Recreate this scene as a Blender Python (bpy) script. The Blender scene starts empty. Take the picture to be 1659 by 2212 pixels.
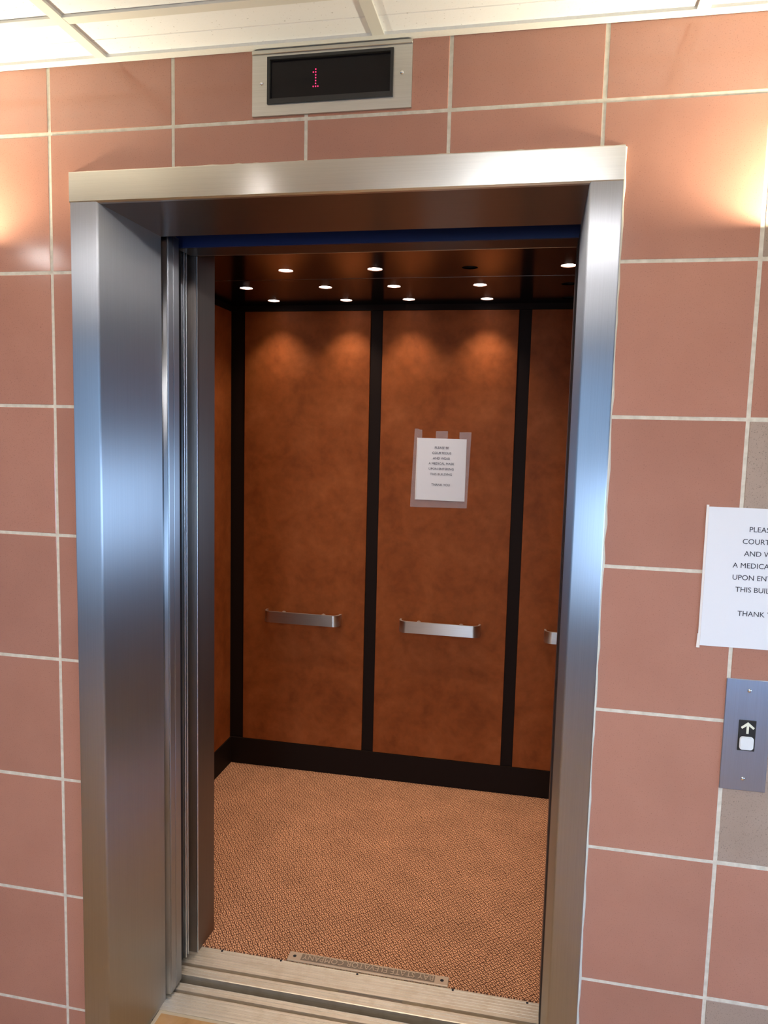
import bpy, bmesh, math, random
from mathutils import Vector, Matrix
random.seed(4)
PI = math.pi
scn = bpy.context.scene
COL = scn.collection

# ------------------------------------------------------------------ camera
cam = bpy.data.objects.new('camera', bpy.data.cameras.new('camera'))
COL.objects.link(cam)
FPX = 1603.61
yaw, pitch, roll = -0.19542022, -0.10411618, 0.02486425
fw = Vector((math.sin(yaw)*math.cos(pitch), math.cos(yaw)*math.cos(pitch), math.sin(pitch)))
rt = Vector((math.cos(yaw), -math.sin(yaw), 0.0))
up = rt.cross(fw)
r2 = math.cos(roll)*rt + math.sin(roll)*up
u2 = -math.sin(roll)*rt + math.cos(roll)*up
M = Matrix((r2, u2, -fw)).transposed().to_4x4()
M.translation = (1.09469, -1.55801, 1.63957)
cam.matrix_world = M
cam.data.sensor_fit = 'HORIZONTAL'
cam.data.sensor_width = 36.0
cam.data.lens = FPX*36.0/1659.0
cam.data.clip_start = 0.02
scn.camera = cam

# ------------------------------------------------------------------ light and exposure
scn.view_settings.view_transform = 'Standard'
scn.view_settings.look = 'None'
scn.view_settings.gamma = 1.0
scn.view_settings.use_curve_mapping = False
scn.view_settings.exposure = 0.0
scn.cycles.use_denoising = True
scn.cycles.adaptive_threshold = 0.02
scn.cycles.max_bounces = 7
scn.cycles.diffuse_bounces = 4
scn.cycles.glossy_bounces = 4
scn.cycles.sample_clamp_indirect = 6.0

SKY = 16.0            # daylight outside the lobby windows
TROFFER = 38.0       # ceiling light panels of the lobby, the farther one added as fill
CAN = 900.0           # small round ceiling lamp
SCONCE = 33.0        # wall lamps, watts
CAB = 11.5           # elevator downlights, watts

world = bpy.data.worlds.new('sky')
scn.world = world
world.use_nodes = True
nt = world.node_tree
nt.nodes.clear()
wo = nt.nodes.new('ShaderNodeOutputWorld')
wb = nt.nodes.new('ShaderNodeBackground')
tc = nt.nodes.new('ShaderNodeTexCoord')
sp = nt.nodes.new('ShaderNodeSeparateXYZ')
mr = nt.nodes.new('ShaderNodeMapRange')
cr = nt.nodes.new('ShaderNodeValToRGB')
mr.inputs['From Min'].default_value = -1.0
mr.inputs['From Max'].default_value = 1.0
els = cr.color_ramp.elements
els[0].position = 0.0; els[0].color = (0.16, 0.15, 0.13, 1)
els[1].position = 1.0; els[1].color = (0.22, 0.44, 1.0, 1)
e = els.new(0.37); e.color = (0.22, 0.23, 0.23, 1)
e = els.new(0.42); e.color = (0.52, 0.68, 0.92, 1)
e = els.new(0.505); e.color = (0.50, 0.72, 1.0, 1)
e = els.new(0.62); e.color = (0.36, 0.60, 1.0, 1)
nt.links.new(tc.outputs['Generated'], sp.inputs[0])
nt.links.new(sp.outputs['Z'], mr.inputs['Value'])
nt.links.new(mr.outputs[0], cr.inputs[0])
nt.links.new(cr.outputs[0], wb.inputs['Color'])
wb.inputs['Strength'].default_value = SKY
nt.links.new(wb.outputs[0], wo.inputs[0])

# lobby room box (the part behind the camera is plain)
RX0, RX1, RY0, CEIL = -2.3, 3.4, -5.0, 2.4305
# daylight openings: (wall, from, to, sill, top)
WINDOWS = (('back', 0.62, 1.40, 0.10, 2.38), ('right', -2.7, -0.4, 0.75, 1.45))
for (wl, a, b, z0, z1) in WINDOWS:                       # portals only guide the daylight sampling
    L = bpy.data.lights.new('window_daylight', 'AREA')
    L.shape = 'RECTANGLE'; L.size = b-a; L.size_y = z1-z0
    L.cycles.is_portal = True
    o = bpy.data.objects.new('window_daylight', L)
    o.location = ((a+b)/2, RY0-0.02, (z0+z1)/2) if wl == 'back' else (RX1+.02, (a+b)/2, (z0+z1)/2)
    o.rotation_euler = (PI/2, 0, 0) if wl == 'back' else (PI/2, 0, PI/2)
    COL.objects.link(o)

# ------------------------------------------------------------------ materials
MATS = {}
def node(nt, t, **kw):
    n = nt.nodes.new(t)
    for k, v in kw.items(): setattr(n, k, v)
    return n
def mat(name, col=(.8, .8, .8), rough=.5, metal=0., spec=.5, emit=None, estr=0., coat=0., aniso=0., axis=None):
    m = bpy.data.materials.new(name); m.use_nodes = True
    t = m.node_tree; b = t.nodes['Principled BSDF']
    b.inputs['Base Color'].default_value = (*col, 1)
    b.inputs['Roughness'].default_value = rough
    b.inputs['Metallic'].default_value = metal
    b.inputs['Specular IOR Level'].default_value = spec
    b.inputs['Coat Weight'].default_value = coat
    b.inputs['Coat Roughness'].default_value = .05
    if emit:
        b.inputs['Emission Color'].default_value = (*emit, 1)
        b.inputs['Emission Strength'].default_value = estr
    if axis:
        tg = node(t, 'ShaderNodeTangent', direction_type='RADIAL', axis=axis)
        t.links.new(tg.outputs[0], b.inputs['Tangent'])
        b.inputs['Anisotropic'].default_value = aniso
    MATS[name] = m
    return m
def bsdf(m): return m.node_tree.nodes['Principled BSDF']
def coords(m, scale=(1, 1, 1), kind='Object', rot=(0, 0, 0)):
    t = m.node_tree
    c = node(t, 'ShaderNodeTexCoord'); mp = node(t, 'ShaderNodeMapping')
    mp.inputs['Scale'].default_value = scale
    mp.inputs['Rotation'].default_value = rot
    t.links.new(c.outputs[kind], mp.inputs[0])
    return mp.outputs[0]
def noise_ramp(m, vec, scale, stops, detail=4, rough=.55, dist=0):
    t = m.node_tree
    n = node(t, 'ShaderNodeTexNoise')
    n.inputs['Scale'].default_value = scale
    n.inputs['Detail'].default_value = detail
    n.inputs['Roughness'].default_value = rough
    n.inputs['Distortion'].default_value = dist
    t.links.new(vec, n.inputs['Vector'])
    r = node(t, 'ShaderNodeValToRGB')
    el = r.color_ramp.elements
    el[0].position, el[0].color = stops[0][0], (*stops[0][1], 1)
    el[1].position, el[1].color = stops[-1][0], (*stops[-1][1], 1)
    for p_, c_ in stops[1:-1]:
        x = el.new(p_); x.color = (*c_, 1)
    t.links.new(n.outputs['Fac'], r.inputs[0])
    return n.outputs['Fac'], r.outputs[0]
def bump(m, h, strength, dist=.001):
    t = m.node_tree; b = node(t, 'ShaderNodeBump')
    b.inputs['Strength'].default_value = strength
    b.inputs['Distance'].default_value = dist
    t.links.new(h, b.inputs['Height'])
    t.links.new(b.outputs[0], bsdf(m).inputs['Normal'])
def mixc(m, fac, a, b, mode='MIX'):
    t = m.node_tree; x = node(t, 'ShaderNodeMix', data_type='RGBA', blend_type=mode)
    for i, v in ((0, fac), (6, a), (7, b)):
        if hasattr(v, 'links'): t.links.new(v, x.inputs[i])
        else: x.inputs[i].default_value = v if i == 0 else (*v, 1)
    return x.outputs[2]

# glazed wall tiles: even clay colour, slight cloudiness, fine pores; a shade of its own for each tile
def tile_mat(name, base, dark, pore, pore_amt, rough):
    m = mat(name, base, rough, spec=.5)
    t = m.node_tree
    g = node(t, 'ShaderNodeNewGeometry')
    v = node(t, 'ShaderNodeMapping'); t.links.new(g.outputs['Position'], v.inputs[0])
    f, c = noise_ramp(m, v.outputs[0], 7.0, ((.3, dark), (.7, base)), detail=5)
    f2, c2 = noise_ramp(m, v.outputs[0], 420.0, ((.30, (1, 1, 1)), (.40, (0, 0, 0))), detail=2)
    oi = node(t, 'ShaderNodeObjectInfo')
    mm = node(t, 'ShaderNodeMapRange'); mm.inputs['To Min'].default_value = .93; mm.inputs['To Max'].default_value = 1.06
    t.links.new(oi.outputs['Random'], mm.inputs['Value'])
    c3 = mixc(m, c2, c, pore)
    mu = node(t, 'ShaderNodeMath', operation='MULTIPLY'); mu.inputs[1].default_value = pore_amt
    t.links.new(c2, mu.inputs[0])
    c3 = mixc(m, mu.outputs[0], c, pore)
    hv = node(t, 'ShaderNodeHueSaturation')
    t.links.new(mm.outputs[0], hv.inputs['Value']); t.links.new(c3, hv.inputs['Color'])
    t.links.new(hv.outputs[0], bsdf(m).inputs['Base Color'])
    bump(m, f2, .08, .0006)
    return m
tile_mat('clay_tile', (.475, .228, .162), (.435, .203, .144), (.25, .11, .08), .5, .11)
tile_mat('speckled_tile', (.42, .315, .25), (.37, .27, .21), (.16, .12, .10), .9, .3)
m = mat('grout', (.60, .53, .42), .9)
f, c = noise_ramp(m, coords(m), 60, ((.3, (.60, .54, .43)), (.7, (.80, .74, .62))))
m.node_tree.links.new(c, bsdf(m).inputs['Base Color']); bump(m, f, .5, .001)

def steel(name, col, rough, aniso, axis, grain):
    m = mat(name, col, rough, 1.0, aniso=aniso, axis=axis)
    f, c = noise_ramp(m, coords(m, grain), 1.0, ((.25, tuple(x*.90 for x in col)), (.75, tuple(min(1, x*1.06) for x in col))), detail=3)
    m.node_tree.links.new(c, bsdf(m).inputs['Base Color'])
    return m
def brushed(name, col, rough, aniso, axis, grain):
    """brushed sheet with a very long, thin highlight across the grain"""
    m = bpy.data.materials.new(name); m.use_nodes = True; MATS[name] = m
    t = m.node_tree; t.nodes.clear()
    out = node(t, 'ShaderNodeOutputMaterial')
    g = node(t, 'ShaderNodeBsdfAnisotropic')
    g.inputs['Roughness'].default_value = rough
    g.inputs['Anisotropy'].default_value = aniso
    tg = node(t, 'ShaderNodeTangent', direction_type='RADIAL', axis=axis)
    t.links.new(tg.outputs[0], g.inputs['Tangent'])
    f, c = noise_ramp(m, coords(m, grain), 1.0, ((.25, tuple(x*.94 for x in col)), (.75, tuple(min(1, x*1.05) for x in col))), detail=3)
    t.links.new(c, g.inputs['Color'])
    t.links.new(g.outputs[0], out.inputs[0])
    return m
brushed('steel_upright', (.52, .54, .58), .39, -.72, 'Z', (900, 900, 3))
brushed('steel_call', (.50, .56, .70), .42, -.5, 'Z', (900, 900, 3))
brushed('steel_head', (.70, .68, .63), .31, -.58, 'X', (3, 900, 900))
steel('steel_plate', (.60, .59, .56), .36, .4, 'Z', (3, 900, 900))
steel('steel_rail', (.60, .53, .45), .36, .6, 'X', (6, 900, 900))
steel('steel_bronze', (.26, .22, .20), .44, .95, 'Z', (900, 900, 3))
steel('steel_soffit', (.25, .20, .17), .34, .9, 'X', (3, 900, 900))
mat('chrome', (.80, .80, .80), .12, 1.0)
mat('dark_metal', (.05, .05, .048), .4, .6)
mat('bright_edge', (.72, .74, .78), .28, 1.0)
mat('black_rubber', (.012, .012, .014), .6)
mat('dark_gap', (.01, .01, .012), .9)
mat('blue_reflection', (.010, .024, .115), .4)  # window daylight reflected by the steel header, put into its colour
m = mat('shaft_concrete', (.018, .024, .036), .95)
mat('caulk', (.74, .68, .55), .6)

m = mat('sill_aluminium', (.62, .54, .43), .45, .75)
f, c = noise_ramp(m, coords(m, (4, 300, 300)), 1.0, ((.25, (.60, .51, .38)), (.75, (.82, .73, .57))), detail=5)
f2, c2 = noise_ramp(m, coords(m), 30, ((.45, (0, 0, 0)), (.75, (.55, .55, .55))), detail=6)
c3 = mixc(m, c2, c, (.56, .45, .30))
m.node_tree.links.new(c3, bsdf(m).inputs['Base Color'])
mat('cast_plate', (.50, .38, .27), .5, .75)
mat('cast_recess', (.22, .16, .11), .7, .4)

m = mat('white_paint', (.78, .77, .73), .55)
f, c = noise_ramp(m, coords(m), 200, ((.3, (.76, .75, .71)), (.7, (.80, .79, .75))))
m.node_tree.links.new(c, bsdf(m).inputs['Base Color'])
mat('wall_paint', (.16, .20, .27), .6)
m = mat('ceiling_tile', (.87, .87, .88), .9)
f, c = noise_ramp(m, coords(m, kind='Object'), 160, ((.27, (.55, .54, .53)), (.33, (.87, .87, .88))), detail=2)
m.node_tree.links.new(c, bsdf(m).inputs['Base Color']); bump(m, f, .3, .001)
mat('grid_metal', (.74, .72, .66), .4)

m = mat('floor_stone', (.40, .25, .12), .25)
f, c = noise_ramp(m, coords(m), 9, ((.25, (.28, .13, .04)), (.5, (.48, .26, .095)), (.75, (.60, .36, .16))), detail=9, dist=1.2)
m.node_tree.links.new(c, bsdf(m).inputs['Base Color'])
mat('floor_joint', (.52, .42, .28), .8)

# elevator wall panels: mottled saddle-brown laminate
m = mat('panel_laminate', (.30, .10, .03), .55, spec=.15)
v = coords(m, (1, 1, 1))
f, c = noise_ramp(m, v, 5.5, ((.30, (.215, .050, .009)), (.5, (.285, .072, .015)), (.72, (.36, .100, .025))), detail=7, rough=.62, dist=.4)
f2, c2 = noise_ramp(m, v, 26, ((.35, (.82, .82, .82)), (.7, (1.0, 1.0, 1.0))), detail=4)
c3 = mixc(m, 1.0, c, c2, 'MULTIPLY')
m.node_tree.links.new(c3, bsdf(m).inputs['Base Color'])
bump(m, f2, .05, .001)
mat('dark_trim', (.013, .0065, .004), .6, spec=.12)
m = mat('cab_ceiling', (.36, .22, .15), .17, .92)
f, c = noise_ramp(m, coords(m), 3, ((.3, (.050, .028, .02)), (.7, (.062, .037, .026))))
m.node_tree.links.new(c, bsdf(m).inputs['Base Color'])
mat('seam_metal', (.34, .27, .22), .35, 1.0)

# carpet: basket weave of tan loops over a dark ground
m = mat('carpet', (.3, .15, .08), .95, spec=.15)
t = m.node_tree
CELL = .0125
v = coords(m, rot=(0, 0, math.radians(52)))
nz = node(t, 'ShaderNodeTexNoise'); nz.inputs['Scale'].default_value = 55; nz.inputs['Detail'].default_value = 2
t.links.new(v, nz.inputs['Vector'])
sub = node(t, 'ShaderNodeVectorMath', operation='SUBTRACT'); sub.inputs[1].default_value = (.5, .5, .5)
t.links.new(nz.outputs['Color'], sub.inputs[0])
scl = node(t, 'ShaderNodeVectorMath', operation='SCALE'); scl.inputs['Scale'].default_value = .011
t.links.new(sub.outputs[0], scl.inputs[0])
add = node(t, 'ShaderNodeVectorMath', operation='ADD')
t.links.new(v, add.inputs[0]); t.links.new(scl.outputs[0], add.inputs[1])
sx = node(t, 'ShaderNodeSeparateXYZ'); t.links.new(add.outputs[0], sx.inputs[0])
def mth(op, a, b=None):
    n = node(t, 'ShaderNodeMath', operation=op)
    for i, x in enumerate((a, b)):
        if x is None: continue
        if hasattr(x, 'links'): t.links.new(x, n.inputs[i])
        else: n.inputs[i].default_value = x
    return n.outputs[0]
cu = mth('DIVIDE', sx.outputs['X'], CELL); cv = mth('DIVIDE', sx.outputs['Y'], CELL)
par = mth('FLOORED_MODULO', mth('ADD', mth('FLOOR', cu), mth('FLOOR', cv)), 2.0)
su = mth('ABSOLUTE', mth('SINE', mth('MULTIPLY', cu, 2*PI)))
sv = mth('ABSOLUTE', mth('SINE', mth('MULTIPLY', cv, 2*PI)))
eu = mth('ABSOLUTE', mth('SINE', mth('MULTIPLY', cu, PI)))
ev = mth('ABSOLUTE', mth('SINE', mth('MULTIPLY', cv, PI)))
h0 = mth('MULTIPLY', su, mth('POWER', ev, .45)); h1 = mth('MULTIPLY', sv, mth('POWER', eu, .45))
hh = mth('ADD', mth('MULTIPLY', h0, par), mth('MULTIPLY', h1, mth('SUBTRACT', 1.0, par)))
rp = node(t, 'ShaderNodeValToRGB'); el = rp.color_ramp.elements
el[0].position, el[0].color = .22, (.070, .026, .012, 1)
el[1].position, el[1].color = .85, (.74, .385, .205, 1)
x = el.new(.5); x.color = (.40, .175, .085, 1)
t.links.new(hh, rp.inputs[0])
f2, c2 = noise_ramp(m, v, 7, ((.3, (.86, .84, .82)), (.7, (1.06, 1.04, 1.02))), detail=6)
c3 = mixc(m, 1.0, rp.outputs[0], c2, 'MULTIPLY')
t.links.new(c3, bsdf(m).inputs['Base Color'])
bump(m, hh, .35, .002)

mat('paper', (.80, .80, .82), .7)
mat('ink', (.035, .035, .045), .7)
mat('white_tape', (.86, .80, .74), .4)
m = mat('clear_tape', (.80, .74, .74), .3)
bsdf(m).inputs['Alpha'].default_value = .15
mat('screen_black', (.010, .008, .009), .2, spec=.2)
mat('bezel_black', (.018, .017, .016), .42)
mat('led_red', (.5, .02, .08), .4, emit=(1.0, .03, .16), estr=1.6)
mat('arrow_ivory', (.86, .84, .66), .5)
mat('button_white', (.80, .81, .80), .35)
mat('lamp_lit', (1, .9, .85), .3, emit=(1.0, .83, .76), estr=18.0)
mat('lamp_dark', (.02, .015, .012), .3)
mat('socket_black', (.012, .008, .006), .6)
mat('troffer_lens', (1, 1, 1), .4, emit=(1.0, .97, .95), estr=TROFFER)
mat('can_lens', (1, 1, 1), .4, emit=(1.0, .97, .94), estr=CAN)
mat('can_lens_wide', (1, 1, 1), .4, emit=(1.0, .97, .94), estr=CAN*.1)
mat('bulb_warm', (1, .9, .7), .3, emit=(1.0, .72, .40), estr=30.0)
m = mat('window_glass', (1, 1, 1), .02)
t = m.node_tree; t.nodes.clear()
oo = node(t, 'ShaderNodeOutputMaterial'); mx = node(t, 'ShaderNodeMixShader'); mx.inputs[0].default_value = .06
tr = node(t, 'ShaderNodeBsdfTransparent'); tr.inputs[0].default_value = (.93, .97, 1, 1)
gl = node(t, 'ShaderNodeBsdfGlossy'); gl.inputs['Roughness'].default_value = .02
t.links.new(tr.outputs[0], mx.inputs[1]); t.links.new(gl.outputs[0], mx.inputs[2]); t.links.new(mx.outputs[0], oo.inputs[0])

# ------------------------------------------------------------------ mesh helpers
def box(bm, x0, x1, y0, y1, z0, z1, bev=0.0, seg=1):
    vs = [bm.verts.new(p) for p in ((x0, y0, z0), (x1, y0, z0), (x1, y1, z0), (x0, y1, z0), (x0, y0, z1), (x1, y0, z1), (x1, y1, z1), (x0, y1, z1))]
    fs = [bm.faces.new([vs[i] for i in q]) for q in ((3, 2, 1, 0), (4, 5, 6, 7), (0, 1, 5, 4), (1, 2, 6, 5), (2, 3, 7, 6), (3, 0, 4, 7))]
    if bev:
        ed = list({e_ for f_ in fs for e_ in f_.edges})
        bmesh.ops.bevel(bm, geom=ed, offset=bev, segments=seg, affect='EDGES', profile=.5)
    return bm
def prism(bm, pts, axis, a, b):
    """polygon pts in the two other axes (in axis order), extruded along axis from a to b"""
    def P(p, w):
        q = list(p); q.insert('xyz'.index(axis), w); return q
    n = len(pts)
    A = [bm.verts.new(P(p, a)) for p in pts]; B = [bm.verts.new(P(p, b)) for p in pts]
    fs = [bm.faces.new(A), bm.faces.new(list(reversed(B)))]
    for i in range(n): fs.append(bm.faces.new((A[i], B[i], B[(i+1) % n], A[(i+1) % n])))
    bmesh.ops.recalc_face_normals(bm, faces=fs)
    return bm
def rounded(pts, radii, seg=5):
    out = []; n = len(pts)
    for i in range(n):
        r = radii.get(i, 0); p = Vector(pts[i])
        if not r: out.append(tuple(p)); continue
        a = (Vector(pts[i-1])-p).normalized(); b = (Vector(pts[(i+1) % n])-p).normalized()
        ang = a.angle(b); d = r/math.tan(ang/2)
        c = p+(a+b).normalized()*(r/math.sin(ang/2))
        s = p+a*d-c; e_ = p+b*d-c
        a0 = math.atan2(s.y, s.x); a1 = math.atan2(e_.y, e_.x)
        da = (a1-a0+PI) % (2*PI)-PI
        for k in range(seg+1):
            w = a0+da*k/seg; out.append((c.x+r*math.cos(w), c.y+r*math.sin(w)))
    return out
def cyl(bm, c, r, h, axis='z', seg=20, r2=None):
    r2 = r if r2 is None else r2
    ax = {'z': (Vector((1, 0, 0)), Vector((0, 1, 0)), Vector((0, 0, 1))), 'y': (Vector((1, 0, 0)), Vector((0, 0, 1)), Vector((0, 1, 0))), 'x': (Vector((0, 1, 0)), Vector((0, 0, 1)), Vector((1, 0, 0)))}[axis]
    c = Vector(c)
    A = [bm.verts.new(c+r*(math.cos(2*PI*k/seg)*ax[0]+math.sin(2*PI*k/seg)*ax[1])) for k in range(seg)]
    B = [bm.verts.new(c+h*ax[2]+r2*(math.cos(2*PI*k/seg)*ax[0]+math.sin(2*PI*k/seg)*ax[1])) for k in range(seg)]
    fs = [bm.faces.new(A), bm.faces.new(B)]
    for k in range(seg): fs.append(bm.faces.new((A[k], A[(k+1) % seg], B[(k+1) % seg], B[k])))
    bmesh.ops.recalc_face_normals(bm, faces=fs)
def dome(bm, c, r, h, axis='z', seg=18, rings=5, sign=-1):
    """shallow spherical bulge, flat side at c, bulging along sign*axis"""
    c = Vector(c); k = 'xyz'.index(axis); oth = [i for i in range(3) if i != k]
    rows = []
    for j in range(rings+1):
        a = (PI/2)*j/rings; rr = r*math.cos(a); hh_ = h*math.sin(a)*sign
        row = []
        for s in range(seg if j < rings else 1):
            p = [0, 0, 0]; p[oth[0]] = rr*math.cos(2*PI*s/seg); p[oth[1]] = rr*math.sin(2*PI*s/seg); p[k] = hh_
            row.append(bm.verts.new(c+Vector(p)))
        rows.append(row)
    fs = [bm.faces.new(rows[0])]
    for j in range(rings):
        for s in range(seg):
            if j < rings-1: fs.append(bm.faces.new((rows[j][s], rows[j][(s+1) % seg], rows[j+1][(s+1) % seg], rows[j+1][s])))
            else: fs.append(bm.faces.new((rows[j][s], rows[j][(s+1) % seg], rows[j+1][0])))
    bmesh.ops.recalc_face_normals(bm, faces=fs)
def NB(): return bmesh.new()
def link(name, me, m, parent=None, smooth=False):
    me.materials.clear(); me.materials.append(MATS[m])
    o = bpy.data.objects.new(name, me); COL.objects.link(o)
    if parent is not None: o.parent = parent
    return o
def obj(name, bm, m, parent=None, smooth=False, keep=None):
    """bm is in world coordinates; the mesh is stored about the root's position (or keep)"""
    root = Vector((0, 0, 0))
    if parent is not None:
        q = parent
        while q is not None: root = root+q.location; q = q.parent
    loc = Vector(keep) if keep is not None else (root if parent is not None else Vector((0, 0, 0)))
    bmesh.ops.translate(bm, verts=bm.verts, vec=-loc)
    me = bpy.data.meshes.new(name); bm.to_mesh(me); bm.free()
    if smooth:
        for p_ in me.polygons: p_.use_smooth = True
        try: me.set_sharp_from_angle(angle=math.radians(35))
        except Exception: pass
    o = link(name, me, m, parent)
    o.location = loc-root
    return o
def tag(o, label=None, cat=None, group=None, kind=None):
    if label: o['label'] = label
    if cat: o['category'] = cat
    if group: o['group'] = group
    if kind: o['kind'] = kind
    return o
def thing(name, label, cat, loc=(0, 0, 0), group=None, kind=None):
    o = bpy.data.objects.new(name, None); o.empty_display_size = .05
    COL.objects.link(o); o.location = loc
    return tag(o, label, cat, group, kind)
def struct(o, label, cat): return tag(o, label, cat, kind='structure')
def text_mesh(body, size, extr=.0002):
    cu_ = bpy.data.curves.new('lettering', 'FONT'); cu_.body = body; cu_.size = size
    cu_.align_x = 'CENTER'; cu_.extrude = extr; cu_.resolution_u = 3; cu_.offset = 0.0
    to = bpy.data.objects.new('lettering', cu_); COL.objects.link(to)
    bpy.context.view_layer.update()
    me = bpy.data.meshes.new_from_object(to.evaluated_get(bpy.context.evaluated_depsgraph_get()))
    bpy.data.objects.remove(to); bpy.data.curves.remove(cu_)
    return me
def sheet_with_holes(outer, holes, z, thick):
    """flat sheet in XY with round holes, made with a filled 2D curve"""
    cu_ = bpy.data.curves.new('sheet', 'CURVE'); cu_.dimensions = '2D'; cu_.fill_mode = 'BOTH'; cu_.extrude = thick/2
    def sp_(pts):
        s = cu_.splines.new('POLY'); s.points.add(len(pts)-1)
        for q, p in zip(s.points, pts): q.co = (p[0], p[1], 0, 1)
        s.use_cyclic_u = True
    sp_(outer)
    for (cx, cy, r) in holes: sp_([(cx+r*math.cos(2*PI*k/28), cy+r*math.sin(2*PI*k/28)) for k in range(28)])
    to = bpy.data.objects.new('sheet', cu_); COL.objects.link(to)
    bpy.context.view_layer.update()
    me = bpy.data.meshes.new_from_object(to.evaluated_get(bpy.context.evaluated_depsgraph_get()))
    bpy.data.objects.remove(to); bpy.data.curves.remove(cu_)
    b = NB(); b.from_mesh(me); bpy.data.meshes.remove(me)
    bmesh.ops.translate(b, verts=b.verts, vec=(0, 0, z+thick/2))
    return b

# ------------------------------------------------------------------ key dimensions (metres)
FXL, FXR = .0557, 1.2429         # outer edges of the steel frame
OXL, OXR = .1244, 1.1795         # clear opening
HEADZ, FTOP = 2.135, 2.2025
CX0, CX1, CYF, CYR, CZ = -.322, 1.740, .475, 1.785, 2.2177   # cab interior
TW, TH, ZJ = .300, .30228, 2.290 # wall tile pitch, height of the first joint
G = .0037                        # half a joint

# ------------------------------------------------------------------ lobby shell
b = NB()
box(b, RX0, .095, .0008, .25, -1.0, 2.75); box(b, 1.21, RX1, .0008, .25, -1.0, 2.75)
box(b, .095, 1.21, .0008, .25, 2.165, 2.75); box(b, .095, 1.21, .002, .238, -1.0, -.06)
wall = struct(obj('wall_front', b, 'grout'), 'red clay tiled wall around the elevator opening', 'wall')
tile_cache = {}
XA, XB, ZC = .0900, 1.2100, 2.170
for i in range(-8, 12):
    for j in range(-1, 8):
        x0, x1 = i*TW+G, (i+1)*TW-G
        z1, z0 = ZJ-j*TH-G, ZJ-(j+1)*TH+G
        z1 = min(z1, CEIL+.004); z0 = max(z0, .002)
        x0, x1 = max(x0, RX0+.003), min(x1, RX1-.003)
        if z1-z0 < .01 or x1-x0 < .01: continue
        cut = z0 < ZC and x1 > XA and x0 < XB
        grey = (i == 5 and j % 2 == 0)
        mt = 'speckled_tile' if grey else 'clay_tile'
        polys = []
        if not cut:
            key = (round(x1-x0, 4), round(z1-z0, 4), mt)
            if key not in tile_cache:
                bb = NB(); box(bb, 0, x1-x0, 0, .012, 0, z1-z0, .0012)
                me = bpy.data.meshes.new('tile'); bb.to_mesh(me); bb.free(); me.materials.append(MATS[mt]); tile_cache[key] = me
            o = bpy.data.objects.new('tile', tile_cache[key]); COL.objects.link(o)
            o.parent = wall; o.location = (x0, random.uniform(-.0006, .0004), z0)
            continue
        lx, rx = x0 < XA, x1 > XB
        top = z1 > ZC
        if lx and not top: polys.append([(x0, z0), (XA, z0), (XA, z1), (x0, z1)])
        if rx and not top: polys.append([(XB, z0), (x1, z0), (x1, z1), (XB, z1)])
        if top:
            if lx: polys.append([(x0, z0), (XA, z0), (XA, ZC), (x1, ZC), (x1, z1), (x0, z1)])
            elif rx: polys.append([(XB, z0), (x1, z0), (x1, z1), (x0, z1), (x0, ZC), (XB, ZC)])
            else: polys.append([(x0, ZC), (x1, ZC), (x1, z1), (x0, z1)])
        for pl in polys:
            bb = NB(); prism(bb, pl, 'y', 0, .012)
            obj('tile', bb, mt, wall, keep=(pl[0][0], 0, pl[0][1]))

def wall_box(bm, wl, a, c_, d0, d1, z0, z1):
    """box in wall coordinates: a..c_ along the wall, d0..d1 outwards from its inner face"""
    if wl == 'back': box(bm, a, c_, RY0-d1, RY0-d0, z0, z1)
    elif wl == 'right': box(bm, RX1+d0, RX1+d1, a, c_, z0, z1)
    else: box(bm, RX0-d1, RX0-d0, a, c_, z0, z1)
for wl, lo_, hi_, lab in (('left', RY0, .25, 'grey painted lobby wall left of the camera'), ('right', RY0, .25, 'grey painted lobby wall right of the camera with a strip window'),
                          ('back', RX0, RX1, 'grey painted lobby wall behind the camera with a tall window')):
    b = NB(); at_ = lo_
    for (w2, a, c_, z0, z1) in WINDOWS:
        if w2 != wl: continue
        wall_box(b, wl, at_, a, 0, .1, -.05, 2.75)
        wall_box(b, wl, a, c_, 0, .1, -.05, z0); wall_box(b, wl, a, c_, 0, .1, z1, 2.75); at_ = c_
    wall_box(b, wl, at_, hi_, 0, .1, -.05, 2.75)
    struct(obj('wall_'+wl, b, 'wall_paint'), lab, 'wall')
for n, (wl, a, c_, z0, z1) in enumerate(WINDOWS):
    base = ((a+c_)/2, RY0, z0) if wl == 'back' else (RX1, (a+c_)/2, z0)
    w = thing('window_%d' % (n+1), ('tall glazed opening in the lobby wall behind the camera', 'long strip window in the right lobby wall')[n], 'window', base, kind='structure')
    bb = NB()
    wall_box(bb, wl, a, a+.05, .03, .08, z0, z1); wall_box(bb, wl, c_-.05, c_, .03, .08, z0, z1)
    wall_box(bb, wl, a+.05, c_-.05, .03, .08, z0, z0+.05); wall_box(bb, wl, a+.05, c_-.05, .03, .08, z1-.05, z1)
    np2 = max(2, round((c_-a)/1.0)); st = (c_-a-.05)/np2
    for k in range(1, np2): wall_box(bb, wl, a+st*k, a+st*k+.05, .03, .08, z0+.05, z1-.05)
    obj('window_frame', bb, 'grid_metal', w)
    for k in range(np2):
        bb = NB(); wall_box(bb, wl, a+st*k+.05, a+st*(k+1), .052, .058, z0+.05, z1-.05); obj('pane', bb, 'window_glass', w)

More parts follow.
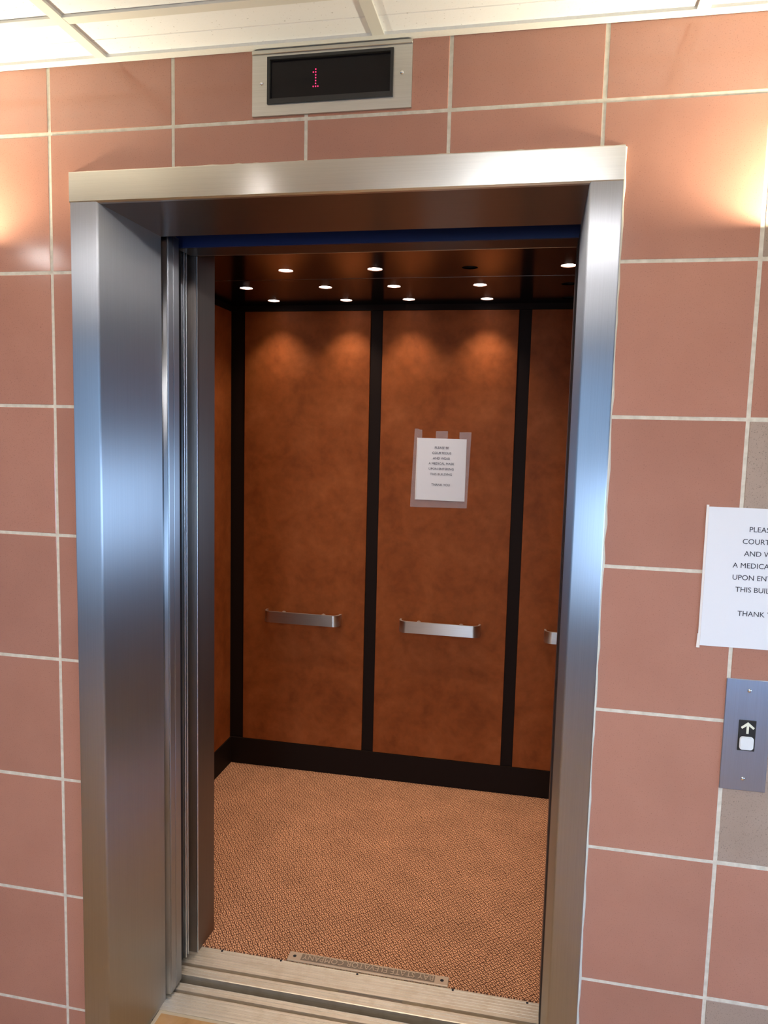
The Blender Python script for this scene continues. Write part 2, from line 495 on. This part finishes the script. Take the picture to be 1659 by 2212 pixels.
# lobby floor with its stone tiles
b = NB(); box(b, RX0, RX1, RY0, .0, -.06, -.003); box(b, OXL, OXR, .0, .238, -.06, -.003)
floor = struct(obj('floor', b, 'floor_joint'), 'brown stone tiled lobby floor', 'floor')
FT = .61
fx0 = OXL-.61*4+.335
stone = {}
for i in range(-1, 10):
    for j in range(9):
        x0, x1 = fx0+i*FT, fx0+(i+1)*FT-.004
        y1 = -.004-j*FT; y0 = y1-FT+.004
        x0, x1, y0 = max(x0, RX0+.002), min(x1, RX1-.002), max(y0, RY0+.002)
        if x1-x0 < .02 or y1-y0 < .02: continue
        k = (round(x1-x0, 3), round(y1-y0, 3))
        if k not in stone:
            bb = NB(); box(bb, 0, x1-x0, 0, y1-y0, -.01, .0, .001)
            me = bpy.data.meshes.new('tile'); bb.to_mesh(me); bb.free(); me.materials.append(MATS['floor_stone']); stone[k] = me
        o = bpy.data.objects.new('tile', stone[k]); COL.objects.link(o); o.parent = floor; o.location = (x0, y0, 0)
for (x0, x1) in ((OXL+.012, OXL+.43), (OXL+.434, OXR-.25), (OXR-.246, OXR-.012)):
    bb = NB(); box(bb, x0, x1, .0, .226, -.01, .0, .001); obj('tile', bb, 'floor_stone', floor, keep=(x0, 0, 0))

# suspended lobby ceiling
b = NB(); box(b, RX0, RX1, RY0, .002, 2.70, 2.75)
ceil = struct(obj('ceiling', b, 'wall_paint'), 'white suspended grid ceiling of the lobby', 'ceiling')
gx = [.1455+.61*k for k in range(-4, 6)]
gy = [-.1655-.61*k for k in range(0, 8)]
for x in gx:
    if RX0 < x < RX1: bb = NB(); box(bb, x-.012, x+.012, RY0, -.024, CEIL, CEIL+.006); box(bb, x-.001, x+.001, RY0, -.004, CEIL+.006, CEIL+.03); obj('ceiling_rail', bb, 'grid_metal', ceil, keep=(x, 0, CEIL))
for y in gy:
    for k in range(-1, len(gx)):
        x0 = gx[k]+.012 if k >= 0 else RX0; x1 = gx[k+1]-.012 if k+1 < len(gx) else RX1
        if x1 - x0 < .03 or x0 < RX0 - .001 or x1 > RX1+.001: continue
        bb = NB(); box(bb, x0, x1, y-.012, y+.012, CEIL+.0005, CEIL+.006); box(bb, x0+.012, x1-.012, y-.001, y+.001, CEIL+.006, CEIL+.03); obj('ceiling_rail', bb, 'grid_metal', ceil, keep=(x0, y, CEIL))
bb = NB(); box(bb, RX0, RX1, -.024, -.001, CEIL, CEIL+.006); box(bb, RX0, RX1, -.003, -.001, CEIL+.006, CEIL+.025)
obj('wall_angle', bb, 'white_paint', ceil)
TROFF = ((.1455, -2.6055), (.7555, -1.3855))  # first panel is made up to lift the ambient light
CANS = ((.190, -.835, .020), (-1.237, -1.700, .075))
ct = {}
ex = [RX0]+[x for x in gx if RX0 < x < RX1]+[RX1]
ey = [0.0]+gy+[RY0]
for k in range(len(ex)-1):
    for q in range(len(ey)-1):
        x0, x1, y1, y0 = ex[k]+.002, ex[k+1]-.002, ey[q]-.002, ey[q+1]+.002
        if x1-x0 < .03 or y1-y0 < .03: continue
        if any(abs(ex[k]-tx) < .02 and abs(ey[q]-ty) < .02 for tx, ty in TROFF): continue
        if q == 0:                     # cut strip beside the wall: two narrow boards with a score line between
            pieces = ((y0, -.0812), (-.0798, -.004))
        else: pieces = ((y0, y1),)
        for (a, c_) in pieces:
            hs = [(cx, cy, r+.008) for (cx, cy, r) in CANS if x0 < cx < x1 and a < cy < c_]
            if hs:
                bb = sheet_with_holes([(x0, a), (x1, a), (x1, c_), (x0, c_)], hs, CEIL+.0062, .015)
                obj('ceiling_tile', bb, 'ceiling_tile', ceil); continue
            kk = (round(x1-x0, 3), round(c_-a, 3))
            if kk not in ct:
                bb = NB(); box(bb, 0, x1-x0, 0, c_-a, 0, .015, .001)
                me = bpy.data.meshes.new('ceiling_tile'); bb.to_mesh(me); bb.free(); me.materials.append(MATS['ceiling_tile']); ct[kk] = me
            o = bpy.data.objects.new('ceiling_tile', ct[kk]); COL.objects.link(o); o.parent = ceil; o.location = (x0, a, CEIL+.0062)
for n, (tx, ty) in enumerate(TROFF):
    t_ = thing('ceiling_light_panel', ('added square fill light panel deeper in the lobby, unseen behind the camera', 'square white ceiling light panel right above the camera')[n], 'ceiling light', (tx+.305, ty-.305, CEIL+.01), 'lobby ceiling light panels')
    bb = NB(); x0, x1, y0, y1 = tx+.013, tx+.597, ty-.597, ty-.013
    for q in ((x0, x0+.03, y0, y1), (x1-.03, x1, y0, y1), (x0+.03, x1-.03, y0, y0+.03), (x0+.03, x1-.03, y1-.03, y1), (x0+.03, x1-.03, (y0+y1)/2-.03, (y0+y1)/2+.03)):
        box(bb, *q, CEIL+.002, CEIL+.03)
    box(bb, x0, x1, y0, y1, CEIL+.03, CEIL+.10)
    obj('housing', bb, 'white_paint', t_)
    for (a, c_) in ((y0+.031, (y0+y1)/2-.031), ((y0+y1)/2+.031, y1-.031)):
        bb = NB(); box(bb, x0+.031, x1-.031, a, c_, CEIL+.008, CEIL+.012); obj('lens', bb, 'troffer_lens', t_)
for n2, (cx, cy, cr_) in enumerate(CANS):
    t_ = thing('ceiling_can_light', ('small round recessed lamp in the lobby ceiling near the elevator wall', 'wide round recessed lamp in the lobby ceiling left of the camera')[n2], 'ceiling light', (cx, cy, CEIL+.006), 'round lobby ceiling lamps')
    bb = NB(); n = 24
    for (ra, rb, za, zb) in ((cr_+.011, cr_+.003, CEIL+.004, CEIL+.004), (cr_+.003, cr_+.001, CEIL+.004, CEIL+.05)):
        A = [bb.verts.new((cx+ra*math.cos(2*PI*k/n), cy+ra*math.sin(2*PI*k/n), za)) for k in range(n)]
        B = [bb.verts.new((cx+rb*math.cos(2*PI*k/n), cy+rb*math.sin(2*PI*k/n), zb)) for k in range(n)]
        for k in range(n): bb.faces.new((A[k], A[(k+1) % n], B[(k+1) % n], B[k]))
    obj('trim_ring', bb, 'white_paint', t_)
    bb = NB(); cyl(bb, (cx, cy, CEIL+.014), cr_, .006); obj('lens', bb, ('can_lens', 'can_lens_wide')[n2], t_)

# uplight sconces either side of the opening, just outside the picture
def sconce(cx, label):
    zr = 2.045
    s = thing('wall_sconce', label, 'wall lamp', (cx, 0, zr-.13), 'uplight sconces beside the elevator')
    bb = NB(); N, R = 16, 6
    for (sc_, dz) in ((1.0, 0), (.94, .006)):
        rows = []
        for j in range(R+1):
            a = (PI/2)*j/R; rr = .115*sc_*math.cos(a); zz = zr-.13*sc_*math.sin(a)
            if dz and j == 0: zz = zr
            rows.append([bb.verts.new((cx+rr*math.cos(PI+PI*k/N), rr*.95*math.sin(PI+PI*k/N)-.001, zz)) for k in range(N+1)])
        for j in range(R):
            for k in range(N):
                try: bb.faces.new((rows[j][k], rows[j][k+1], rows[j+1][k+1], rows[j+1][k]))
                except ValueError: pass
    bmesh.ops.remove_doubles(bb, verts=bb.verts, dist=1e-5)
    obj('shade', bb, 'steel_plate', s, smooth=True)
    bb = NB(); box(bb, cx-.05, cx+.05, -.006, -.001, zr-.12, zr-.02, .002); obj('back_plate', bb, 'steel_plate', s)
    bb = NB(); dome(bb, (cx, -.055, zr-.085), .022, .045, sign=1); obj('bulb', bb, 'bulb_warm', s, smooth=True)
    L = bpy.data.lights.new('sconce_light', 'POINT'); L.energy = SCONCE; L.color = (1.0, .94, .70); L.shadow_soft_size = .03
    lo = bpy.data.objects.new('sconce_light', L); COL.objects.link(lo); lo.parent = s; lo.location = (0, -.055, .13-.026)
sconce(-.33, 'half-bowl uplight wall lamp left of the elevator frame')
sconce(1.645, 'half-bowl uplight wall lamp right of the elevator frame')

# ------------------------------------------------------------------ elevator entrance frame
fr = thing('elevator_door_frame', 'brushed stainless steel frame around the elevator opening', 'door frame', ((FXL+FXR)/2, 0, 0))
pl = rounded([(FXL, .001), (FXL, -.012), (OXL, -.012), (OXL, .275), (.100, .275), (.100, .001)], {1: .003, 2: .005})
bb = NB(); prism(bb, pl, 'z', .0, HEADZ+.002); obj('jamb', bb, 'steel_upright', fr, True)
pr = rounded([(FXR, .001), (FXR, -.012), (OXR, -.012), (OXR, .275), (1.205, .275), (1.205, .001)], {1: .003, 2: .005})
bb = NB(); prism(bb, pr, 'z', .0, HEADZ+.002); obj('jamb', bb, 'steel_upright', fr, True)
ph = rounded([(.001, FTOP), (-.014, FTOP), (-.014, HEADZ+.0035), (-.0095, HEADZ), (.0, HEADZ), (.0, 2.160), (.001, 2.160)], {1: .003})
bb = NB(); prism(bb, ph, 'x', FXL, FXR); obj('header', bb, 'steel_head', fr, True)
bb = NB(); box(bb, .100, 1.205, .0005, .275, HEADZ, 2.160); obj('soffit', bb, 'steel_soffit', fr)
# painters' caulk along the outer edges
def bead(pts, w):
    bb = NB(); rng = random.Random(7)
    n_ = 60; ring = []
    (xa, za), (xb, zb) = pts
    d = Vector((xb-xa, zb-za)).normalized(); nn = Vector((-d.y, d.x))
    prev = None
    for k in range(n_+1):
        f_ = k/n_; c_ = Vector((xa+(xb-xa)*f_, za+(zb-za)*f_)); ww = w*rng.uniform(.55, 1.25)
        row = []
        for (s, dep) in ((0, 0.001), (0, -.004), (.5, -.0035), (1, .001)):
            p = c_+nn*ww*s; row.append(bb.verts.new((p.x, dep, p.y)))
        if prev:
            for q in range(3): bb.faces.new((prev[q], prev[q+1], row[q+1], row[q]))
        prev = row
    obj('caulk_bead', bb, 'caulk', fr, True)
bead(((FXL, .0), (FXL, FTOP)), .003)
bead(((FXR, FTOP), (FXR, .0)), .006)
bead(((FXL, FTOP), (FXR, FTOP)), .005)

# landing door, slid open to the left
ld = thing('landing_door', 'stainless steel landing door slid open behind the left jamb', 'door', (-.4, .318, .006))
bb = NB(); box(bb, -.93, .134, .286, .350, .006, 2.150, .003, 2); obj('door_panel', bb, 'steel_upright', ld, True)
bb = NB(); box(bb, .1335, .1375, .288, .314, .010, 2.148, .0012, 1); box(bb, .1335, .1375, .317, .349, .010, 2.148, .0012, 1); obj('edge_strip', bb, 'steel_upright', ld, True)
# car door with its safety edge
cd = thing('car_door', 'dark edged elevator car door retracted behind the landing door', 'door', (-.4, .42, .006))
bb = NB(); box(bb, -.93, .101, .392, .434, .006, 2.150, .002); obj('door_panel', bb, 'black_rubber', cd)
bb = NB(); box(bb, .06, .104, .437, .450, .008, 2.148); obj('safety_edge', bb, 'steel_upright', cd)
for yy in (.4395, .4535):
    bb = NB(); cyl(bb, (.1065, yy, .008), .0030, 2.125, 'z', 12); obj('edge_rod', bb, 'bright_edge', cd, True)
bb = NB(); box(bb, .03, .098, .4505, .4735, .008, 2.148); obj('rear_strip', bb, 'steel_bronze', cd)

# ------------------------------------------------------------------ sills
def sill(name, ya, yb, groove, label, x0, x1, bright):
    s = thing(name, label, 'door sill', ((x0+x1)/2, (ya+yb)/2, -.045))
    pts = [(ya, -.045), (ya, -.001)]
    y = ya+.003; g0, g1 = groove
    while y < yb-.003:
        if g0-.001 <= y <= g1:
            pts += [(g0, .0), (g0, -.022), (g1, -.022), (g1, .0)]; y = g1+.004; continue
        nxt = y+.0095
        if nxt+.003 > g0 and y < g0: y = g0; continue
        if nxt > yb-.002: break
        pts += [(y, .0), (nxt-.0012, .0), (nxt-.0008, -.0012), (nxt+.0010, -.0012), (nxt+.0016, .0)]
        y = nxt+.0018
    pts += [(yb-.0015, .0), (yb, -.001), (yb, -.045)]
    bb = NB(); prism(bb, pts, 'x', x0, x1); obj('sill_body', bb, 'sill_aluminium', s)
    return s
ls = sill('landing_sill', .238, .347, (.3065, .3185), 'ridged aluminium landing sill in front of the dark gap', OXL-.02, OXR+.02, 1)
cs = sill('car_sill', .379, .506, (.414, .427), 'ridged aluminium car sill at the edge of the carpet', -.2, 1.5, 1)
for x0, x1 in ((.60, .79),):
    bb = NB(); box(bb, x0, x1, .4145, .4265, -.02, -.004); obj('groove_fill', bb, 'cast_recess', cs)
bb = NB()
for (x, y) in ((.200, .5005), (.395, .5015), (.640, .4985), (.932, .5005), (1.150, .499)): cyl(bb, (x, y, -.001), .0035, .0022, seg=10)
obj('screw', bb, 'dark_gap', cs)

# cast name plate lying on the carpet edge, lettering faces the cab
np_ = thing('name_plate', 'tan cast metal maker plate with raised letters on the car sill', 'plate', (.664, .523, .004))
X0, X1, Y0, Y1 = .4125, .9165, .505, .5435
bb = NB(); box(bb, X0, X1, Y0, Y1, .0005, .006, .0012); obj('plate_body', bb, 'cast_plate', np_)
bb = NB(); box(bb, X0+.042, X1-.042, Y0+.006, Y1-.006, .0055, .0064); obj('letter_field', bb, 'cast_recess', np_)
me = text_mesh('BAY STATE ELEVATOR COMPANY', .026, .0012)
b2 = NB(); b2.from_mesh(me); bpy.data.meshes.remove(me)
xsv = [v_.co.x for v_ in b2.verts]; ysv = [v_.co.y for v_ in b2.verts]
sx_ = (X1-X0-.092)/(max(xsv)-min(xsv)); sy_ = .0215/(max(ysv)-min(ysv)); cy_ = (max(ysv)+min(ysv))/2; cx_ = (max(xsv)+min(xsv))/2
for v_ in b2.verts:
    v_.co = Vector(((X0+X1)/2-(v_.co.x-cx_)*sx_, (Y0+Y1)/2-(v_.co.y-cy_)*sy_, .0070+v_.co.z))
obj('lettering', b2, 'cast_plate', np_)
for x in (X0+.02, X1-.02):
    bb = NB(); cyl(bb, (x, (Y0+Y1)/2, .0055), .0055, .0008, seg=14); obj('screw_hole', bb, 'dark_gap', np_)

# ------------------------------------------------------------------ elevator shaft and cab
b = NB()
X0, X1, Y0, Y1, Z0, Z1 = -1.25, 2.3, .26, 2.05, -1.0, 2.75
for q in ((X0-.05, X0, Y0-.01, Y1, Z0, Z1), (X1, X1+.05, Y0-.01, Y1, Z0, Z1), (X0-.05, X1+.05, Y1, Y1+.05, Z0, Z1), (X0-.05, X1+.05, Y0-.01, Y1+.05, Z1, Z1+.05), (X0-.05, X1+.05, Y0-.01, Y1+.05, Z0-.05, Z0)):
    box(b, *q)
struct(obj('wall_shaft', b, 'shaft_concrete'), 'dark concrete elevator shaft seen in the sill gap', 'wall')
b = NB(); box(b, CX0, CX1, .5065, CYR, -.06, .003)
fl = struct(obj('floor_cab', b, 'carpet'), 'tan and brown basket weave carpet on the elevator floor', 'floor')

# cab front: returns and header
pts = rounded([(CX0-.02, CYF), (.1285, CYF), (.1345, .585), (.10, .585), (.10, .52), (CX0-.02, .52)], {1: .003})
bb = NB(); prism(bb, pts, 'z', .0015, 2.25); struct(obj('wall_cab_front_left', bb, 'steel_bronze', smooth=True), 'bronze toned steel return panel left inside the elevator entrance', 'wall')
pts = rounded([(CX1+.02, CYF), (1.1870, CYF), (1.1855, .585), (1.215, .585), (1.215, .52), (CX1+.02, .52)], {1: .003})
bb = NB(); prism(bb, pts, 'z', .0015, 2.25); struct(obj('wall_cab_front_right', bb, 'steel_bronze', smooth=True), 'bronze toned steel return panel right inside the elevator entrance', 'wall')
bb = NB(); cyl(bb, (.1290, CYF+.0005, .003), .0022, 2.128, 'z', 10); struct(obj('edge_glint', bb, 'bright_edge', smooth=True), 'thin added bead standing in for the highlight on the left cab return edge', 'trim')  # added bead: draws the highlight of the rounded return edge
wf = thing('trim_1', 'steel header above the elevator car entrance, coloured dark blue for reflected daylight', 'trim', (.65, .43, 2.132), kind='structure')
bb = NB(); box(bb, .112, 1.5, .381, .387, 2.1325, 2.35); obj('header_face', bb, 'blue_reflection', wf)
bb = NB(); box(bb, .112, 1.5, .387, .471, 2.1320, 2.140); obj('header_soffit', bb, 'dark_metal', wf)
bb = NB(); box(bb, .135, 1.185, .471, .4745, 2.1315, 2.2500, .0008); obj('header_lip', bb, 'steel_rail', wf)
wf = thing('trim_2', 'black rubber strike strips behind the right door jamb', 'trim', (1.185, .37, .004), kind='structure')
bb = NB(); box(bb, 1.181, 1.186, .283, .350, .004, 2.13); obj('strike_strip', bb, 'black_rubber', wf)
bb = NB(); box(bb, 1.1815, 1.19, .400, .455, .004, 2.13); obj('strike_strip', bb, 'black_rubber', wf)

PF = .012          # panels stand proud of the dark backing
def trim(name, parent, dims):
    bb = NB(); box(bb, *dims); return obj(name, bb, 'dark_trim', parent)
# rear wall
b = NB(); box(b, CX0-.03, CX1+.03, CYR, CYR+.03, .0, 2.26)
wr = struct(obj('wall_cab_rear', b, 'dark_trim'), 'rear elevator wall of saddle brown panels between dark strips', 'wall')
PZ0, PZ1 = .134, 2.191
RP = ((-.2475, .3530), (.4090, 1.0105), (1.0645, 1.6650))
for (a, c_) in RP:
    bb = NB(); box(bb, a, c_, CYR-PF, CYR, PZ0, PZ1, .0015); obj('panel', bb, 'panel_laminate', wr, keep=(a, CYR, PZ0))
trim('base_strip', wr, (CX0, CX1, CYR-PF-.004, CYR, .0035, PZ0-.001))
trim('top_strip', wr, (CX0, CX1, CYR-PF, CYR, PZ1+.001, CZ))
for (a, c_) in ((CX0, -.2485), (.354, .408), (1.0115, 1.0635), (1.666, CX1)):
    trim('upright_strip', wr, (a, c_, CYR-.006, CYR, PZ0, PZ1))
# side walls
for nm, xw, sgn, lab in (('wall_cab_left', CX0, 1, 'left elevator wall of saddle brown panels with dark base'), ('wall_cab_right', CX1, -1, 'right elevator wall of saddle brown panels with dark base')):
    b = NB(); box(b, min(xw, xw-sgn*.03), max(xw, xw-sgn*.03), CYF+.045, CYR+.03, .0, 2.26)
    w = struct(obj(nm, b, 'dark_trim'), lab, 'wall')
    xa, xb = sorted((xw, xw+sgn*PF))
    for (a, c_) in ((.60, 1.150), (1.205, CYR-.02)):
        bb = NB(); box(bb, xa, xb, a, c_, PZ0, PZ1, .0015); obj('panel', bb, 'panel_laminate', w, keep=(xa, a, PZ0))
    xa2, xb2 = sorted((xw, xw+sgn*(PF+.004)))
    trim('base_strip', w, (xa2, xb2, CYF+.11, CYR-PF-.005, .0035, PZ0-.001))
    trim('top_strip', w, (xa, xb, CYF+.11, CYR-PF-.001, PZ1+.001, CZ))
# ceiling with round openings
LAMPS = [  # row, x, y, lit
 (0, -.142, 1.072, 1), (0, .1907, 1.0715, 1), (0, .5193, 1.0750, 1), (0, .8535, 1.0742, 0), (0, 1.1850, 1.0746, 1), (0, 1.517, 1.075, 1),
 (1, -.0812, 1.3750, 1), (1, .2522, 1.3781, 1), (1, .5307, 1.3793, 1), (1, .8672, 1.3763, 1), (1, 1.1986, 1.3743, 0), (1, 1.530, 1.376, 1),
 (2, -.0659, 1.6600, 1), (2, .2652, 1.6650, 1), (2, .5430, 1.6610, 1), (2, .8759, 1.6670, 1), (2, 1.2113, 1.6600, 0), (2, 1.540, 1.662, 1)]
wc = thing('ceiling_cab', 'polished bronze elevator ceiling with rows of round lamp openings', 'ceiling', (0, 0, CZ), kind='structure')
YS = 1.2225
for (ya, yb) in ((.52, YS-.0015), (YS+.0015, CYR)):
    hs = [(x, y, .0275) for (_, x, y, _l) in LAMPS if ya < y < yb]
    bb = sheet_with_holes([(CX0, ya), (CX1, ya), (CX1, yb), (CX0, yb)], hs, CZ, .004)
    obj('ceiling_panel', bb, 'cab_ceiling', wc)
bb = NB(); box(bb, CX0, CX1, YS-.0014, YS+.0014, CZ-.0006, CZ+.004); obj('seam_strip', bb, 'seam_metal', wc)
bb = NB(); box(bb, CX0-.03, CX1+.03, .50, CYR+.03, 2.30, 2.33); obj('roof_slab', bb, 'socket_black', wc)

rows = ('front', 'middle', 'back')
ordn = ('far left', 'second from the left', 'third from the left', 'fourth from the left', 'fifth from the left', 'far right')
cnt = [0, 0, 0]
for (r_, x, y, lit) in LAMPS:
    k = cnt[r_]; cnt[r_] += 1
    lab = '%s round downlight in the %s ceiling row of the elevator, %s' % ('lit' if lit else 'unlit black', rows[r_], ordn[k])
    t_ = thing('ceiling_downlight', lab, 'downlight', (x, y, CZ), 'round downlights in the elevator ceiling')
    bb = NB(); n = 28
    A = [bb.verts.new((x+.0275*math.cos(2*PI*q/n), y+.0275*math.sin(2*PI*q/n), CZ+.0045)) for q in range(n)]
    B = [bb.verts.new((x+.0275*math.cos(2*PI*q/n), y+.0275*math.sin(2*PI*q/n), CZ+.045)) for q in range(n)]
    for q in range(n): bb.faces.new((A[q], A[(q+1) % n], B[(q+1) % n], B[q]))
    bb.faces.new(B)
    obj('socket', bb, 'socket_black', t_)
    bb = NB()
    zl = CZ+(.0060 if lit else .030)
    dome(bb, (x, y, zl), .0262, .008, sign=-1); obj('lamp', bb, 'lamp_lit' if lit else 'lamp_dark', t_, True)
    if lit:
        L = bpy.data.lights.new('downlight_beam', 'SPOT'); L.energy = CAB; L.color = (1.0, .86, .76)
        L.spot_size = math.radians(96); L.spot_blend = 1.0; L.shadow_soft_size = .02
        lo = bpy.data.objects.new('downlight_beam', L); COL.objects.link(lo); lo.parent = t_; lo.location = (0, 0, -.006)

# ------------------------------------------------------------------ handrails
def handrail(cx, label):
    zc, w, hgt, th, dep, rr = .7655, .186, .0265, .009, .050, .034
    yw = CYR-PF
    h = thing('handrail', label, 'handrail', (cx, yw, zc-hgt), 'handrails on the rear elevator wall')
    outer = rounded([(-w, 0), (-w, -dep), (w, -dep), (w, 0)], {1: rr, 2: rr}, 8)
    inner = rounded([(w-th, 0), (w-th, -dep+th), (-w+th, -dep+th), (-w+th, 0)], {1: rr-th, 2: rr-th}, 8)
    bb = NB()
    lo_, hi_ = [], []
    pts = [(cx+p[0], yw+p[1]) for p in outer]+[(cx+p[0], yw+p[1]) for p in inner]
    n_ = len(outer); m_ = len(pts)
    A = [bb.verts.new((p[0], p[1], zc-hgt)) for p in pts]; B = [bb.verts.new((p[0], p[1], zc+hgt)) for p in pts]
    for q in range(m_): bb.faces.new((A[q], A[(q+1) % m_], B[(q+1) % m_], B[q]))
    for S in (A, B):
        for q in range(n_-1):
            bb.faces.new((S[q], S[q+1], S[m_-2-q], S[m_-1-q]))
    bmesh.ops.recalc_face_normals(bb, faces=bb.faces)
    obj('bar', bb, 'steel_rail', h, True)
    for s in (-.098, .098):
        bb = NB(); cyl(bb, (cx+s, yw-dep+th-.001, zc+.010), .012, dep-th+.001, 'y', 18); obj('post', bb, 'steel_rail', h, True)
handrail(.0575, 'short steel handrail on the left rear elevator panel')
handrail(.7105, 'short steel handrail below the paper notice on the middle panel')
handrail(1.3650, 'steel handrail partly hidden behind the right door jamb')

# ------------------------------------------------------------------ paper notices
LINES = ('PLEASE BE', 'COURTEOUS', 'AND WEAR', 'A MEDICAL MASK', 'UPON ENTERING', 'THIS BUILDING', '', 'THANK YOU')
def lettering(parent, cx, ztop, pitch_, width, y):
    ref = text_mesh('A MEDICAL MASK', .014); xs_ = [v_.co.x for v_ in ref.vertices]; k = width/(max(xs_)-min(xs_)); bpy.data.meshes.remove(ref)
    for n_, ln in enumerate(LINES):
        if not ln: continue
        me = text_mesh(ln, .014)
        b2 = NB(); b2.from_mesh(me); bpy.data.meshes.remove(me)
        for v_ in b2.verts:
            p = v_.co.copy(); v_.co = Vector((cx+p.x*k, y-p.z, ztop-n_*pitch_+(p.y-.005)*k))
        obj('text_line', b2, 'ink', parent)
# inside the cab
yp = CYR-PF
s = thing('paper_notice', 'white paper notice taped to the middle rear elevator panel', 'sign', (.692, yp, 1.35))
def leaf(name, pts, y0, y1, m_, parent, wav=0):
    bb = NB(); prism(bb, pts, 'y', y0, y1); return obj(name, bb, m_, parent)
leaf('paper', [(.5815, 1.3492), (.8025, 1.3480), (.8030, 1.6270), (.5835, 1.6280)], yp-.0016, yp-.0010, 'paper', s)
lettering(s, .6930, 2.29-.7032, .02385, .1155, yp-.0019)
for pts in ([(.5555, 1.3150), (.5815, 1.3150), (.5870, 1.6690), (.5680, 1.6690)], [(.8010, 1.3180), (.8135, 1.3180), (.8230, 1.6580), (.8010, 1.6580)],
            [(.5815, 1.3140), (.8010, 1.3180), (.8010, 1.3490), (.5815, 1.3500)], [(.5870, 1.6270), (.6020, 1.6270), (.6020, 1.6650), (.5870, 1.6660)],
            [(.6640, 1.6180), (.7180, 1.6180), (.7180, 1.6610), (.6640, 1.6600)], [(.7700, 1.6180), (.8010, 1.6180), (.8010, 1.6580), (.7700, 1.6570)]):
    leaf('tape', pts, yp-.0009, yp-.0003, 'clear_tape', s)
leaf('tape_edge', [(.5770, 1.3490), (.5805, 1.3490), (.5835, 1.6290), (.5795, 1.6290)], yp-.0019, yp-.0011, 'white_tape', s)
# lobby wall
s = thing('paper_notice', 'white paper notice taped to the tiles above the call button', 'sign', (1.55, 0, 1.2337))
leaf('paper', [(1.4406, 1.2338), (1.6566, 1.2338), (1.6566, 1.5138), (1.4406, 1.5140)], -.0022, -.0014, 'paper', s)
lettering(s, 1.5490, 2.29-.8435*.9693, .02400, .1155, -.0025)
leaf('tape', [(1.4364, 1.2290), (1.4402, 1.2290), (1.4402, 1.5175), (1.4355, 1.5175)], -.0028, -.0012, 'white_tape', s)
leaf('tape', [(1.4340, 1.2290), (1.4364, 1.2290), (1.4364, 1.2580), (1.4350, 1.2580)], -.0026, -.0012, 'white_tape', s)

# ------------------------------------------------------------------ call button plate
s = thing('call_button_plate', 'brushed steel call plate with an up arrow and white button', 'call button', (1.54, 0, .9405))
bb = NB(); box(bb, 1.4962, 1.5830, -.0035, -.0003, .9405, 1.1712, .001); obj('plate', bb, 'steel_call', s)
bb = NB(); box(bb, 1.5245, 1.5568, -.0050, -.0033, 1.0245, 1.0880, .0006); obj('black_panel', bb, 'bezel_black', s)
ax_, at = 1.5412, 1.0850
bb = NB(); prism(bb, [(ax_-.0022, at-.0245), (ax_+.0022, at-.0245), (ax_+.0022, at-.0085), (ax_+.0105, at-.0150), (ax_+.0130, at-.0115), (ax_, at-.0005), (ax_-.0130, at-.0115), (ax_-.0105, at-.0150), (ax_-.0022, at-.0085)], 'y', -.0057, -.0048)
obj('arrow', bb, 'arrow_ivory', s)
bb = NB(); prism(bb, rounded([(1.5275, 1.0272), (1.5538, 1.0272), (1.5538, 1.0545), (1.5275, 1.0545)], {0: .006, 1: .006, 2: .006, 3: .006}), 'y', -.0085, -.0045)
bmesh.ops.bevel(bb, geom=[e_ for e_ in bb.edges if all(abs(v_.co.y+.0085) < 1e-5 for v_ in e_.verts)], offset=.0015, segments=2, affect='EDGES')
obj('button', bb, 'button_white', s, True)
for z in (1.1488, .9657):
    bb = NB(); dome(bb, (1.5395, -.0034, z), .0042, .0026, axis='y', sign=-1, seg=14, rings=4); obj('screw', bb, 'chrome', s, True)

# ------------------------------------------------------------------ floor indicator above the opening
s = thing('floor_indicator', 'steel framed black floor display showing a red digit one', 'display', (.65, 0, 2.2985))
px0, px1, pz0, pz1 = .4832, .8225, 2.2978, 2.4285
bx0, bx1, bz0, bz1 = .5172, .7845, 2.3200, 2.4130
bb = NB()
for q in ((px0, bx0, pz0, pz1), (bx1, px1, pz0, pz1), (bx0, bx1, pz0, bz0), (bx0, bx1, bz1, pz1)):
    box(bb, q[0], q[1], -.0065, -.0008, q[2], q[3])
bmesh.ops.remove_doubles(bb, verts=bb.verts, dist=1e-5)
obj('plate', bb, 'steel_plate', s)
bb = NB(); box(bb, px0, px1, -.0095, -.0062, pz1-.009, pz1-.001, .0008); obj('top_lip', bb, 'steel_plate', s)
bb = NB(); w_ = .006
for q in ((bx0, bx0+w_, bz0, bz1), (bx1-w_, bx1, bz0, bz1), (bx0+w_, bx1-w_, bz0, bz0+w_+.004), (bx0+w_, bx1-w_, bz1-w_, bz1)):
    box(bb, q[0], q[1], -.0105, .0, q[2], q[3])
obj('bezel', bb, 'bezel_black', s)
bb = NB(); box(bb, bx0+w_, bx1-w_, -.0035, -.0005, bz0+w_+.004, bz1-w_); obj('screen', bb, 'screen_black', s)
bb = NB(); pit = .0056
pat = ('.1.', '11.', '.1.', '.1.', '.1.', '.1.', '111')
for r_, row in enumerate(pat):
    for c_, ch in enumerate(row):
        if ch == '1': cyl(bb, (.6205+(c_-1)*.0050, -.0040, 2.3850-r_*pit), .0014, .0006, 'y', 10)
obj('digit', bb, 'led_red', s)
for x, z in ((.5040, 2.3625), (.8020, 2.3655)):
    bb = NB(); dome(bb, (x, -.0064, z), .0042, .003, axis='y', sign=-1, seg=14, rings=4); obj('screw', bb, 'chrome', s, True)
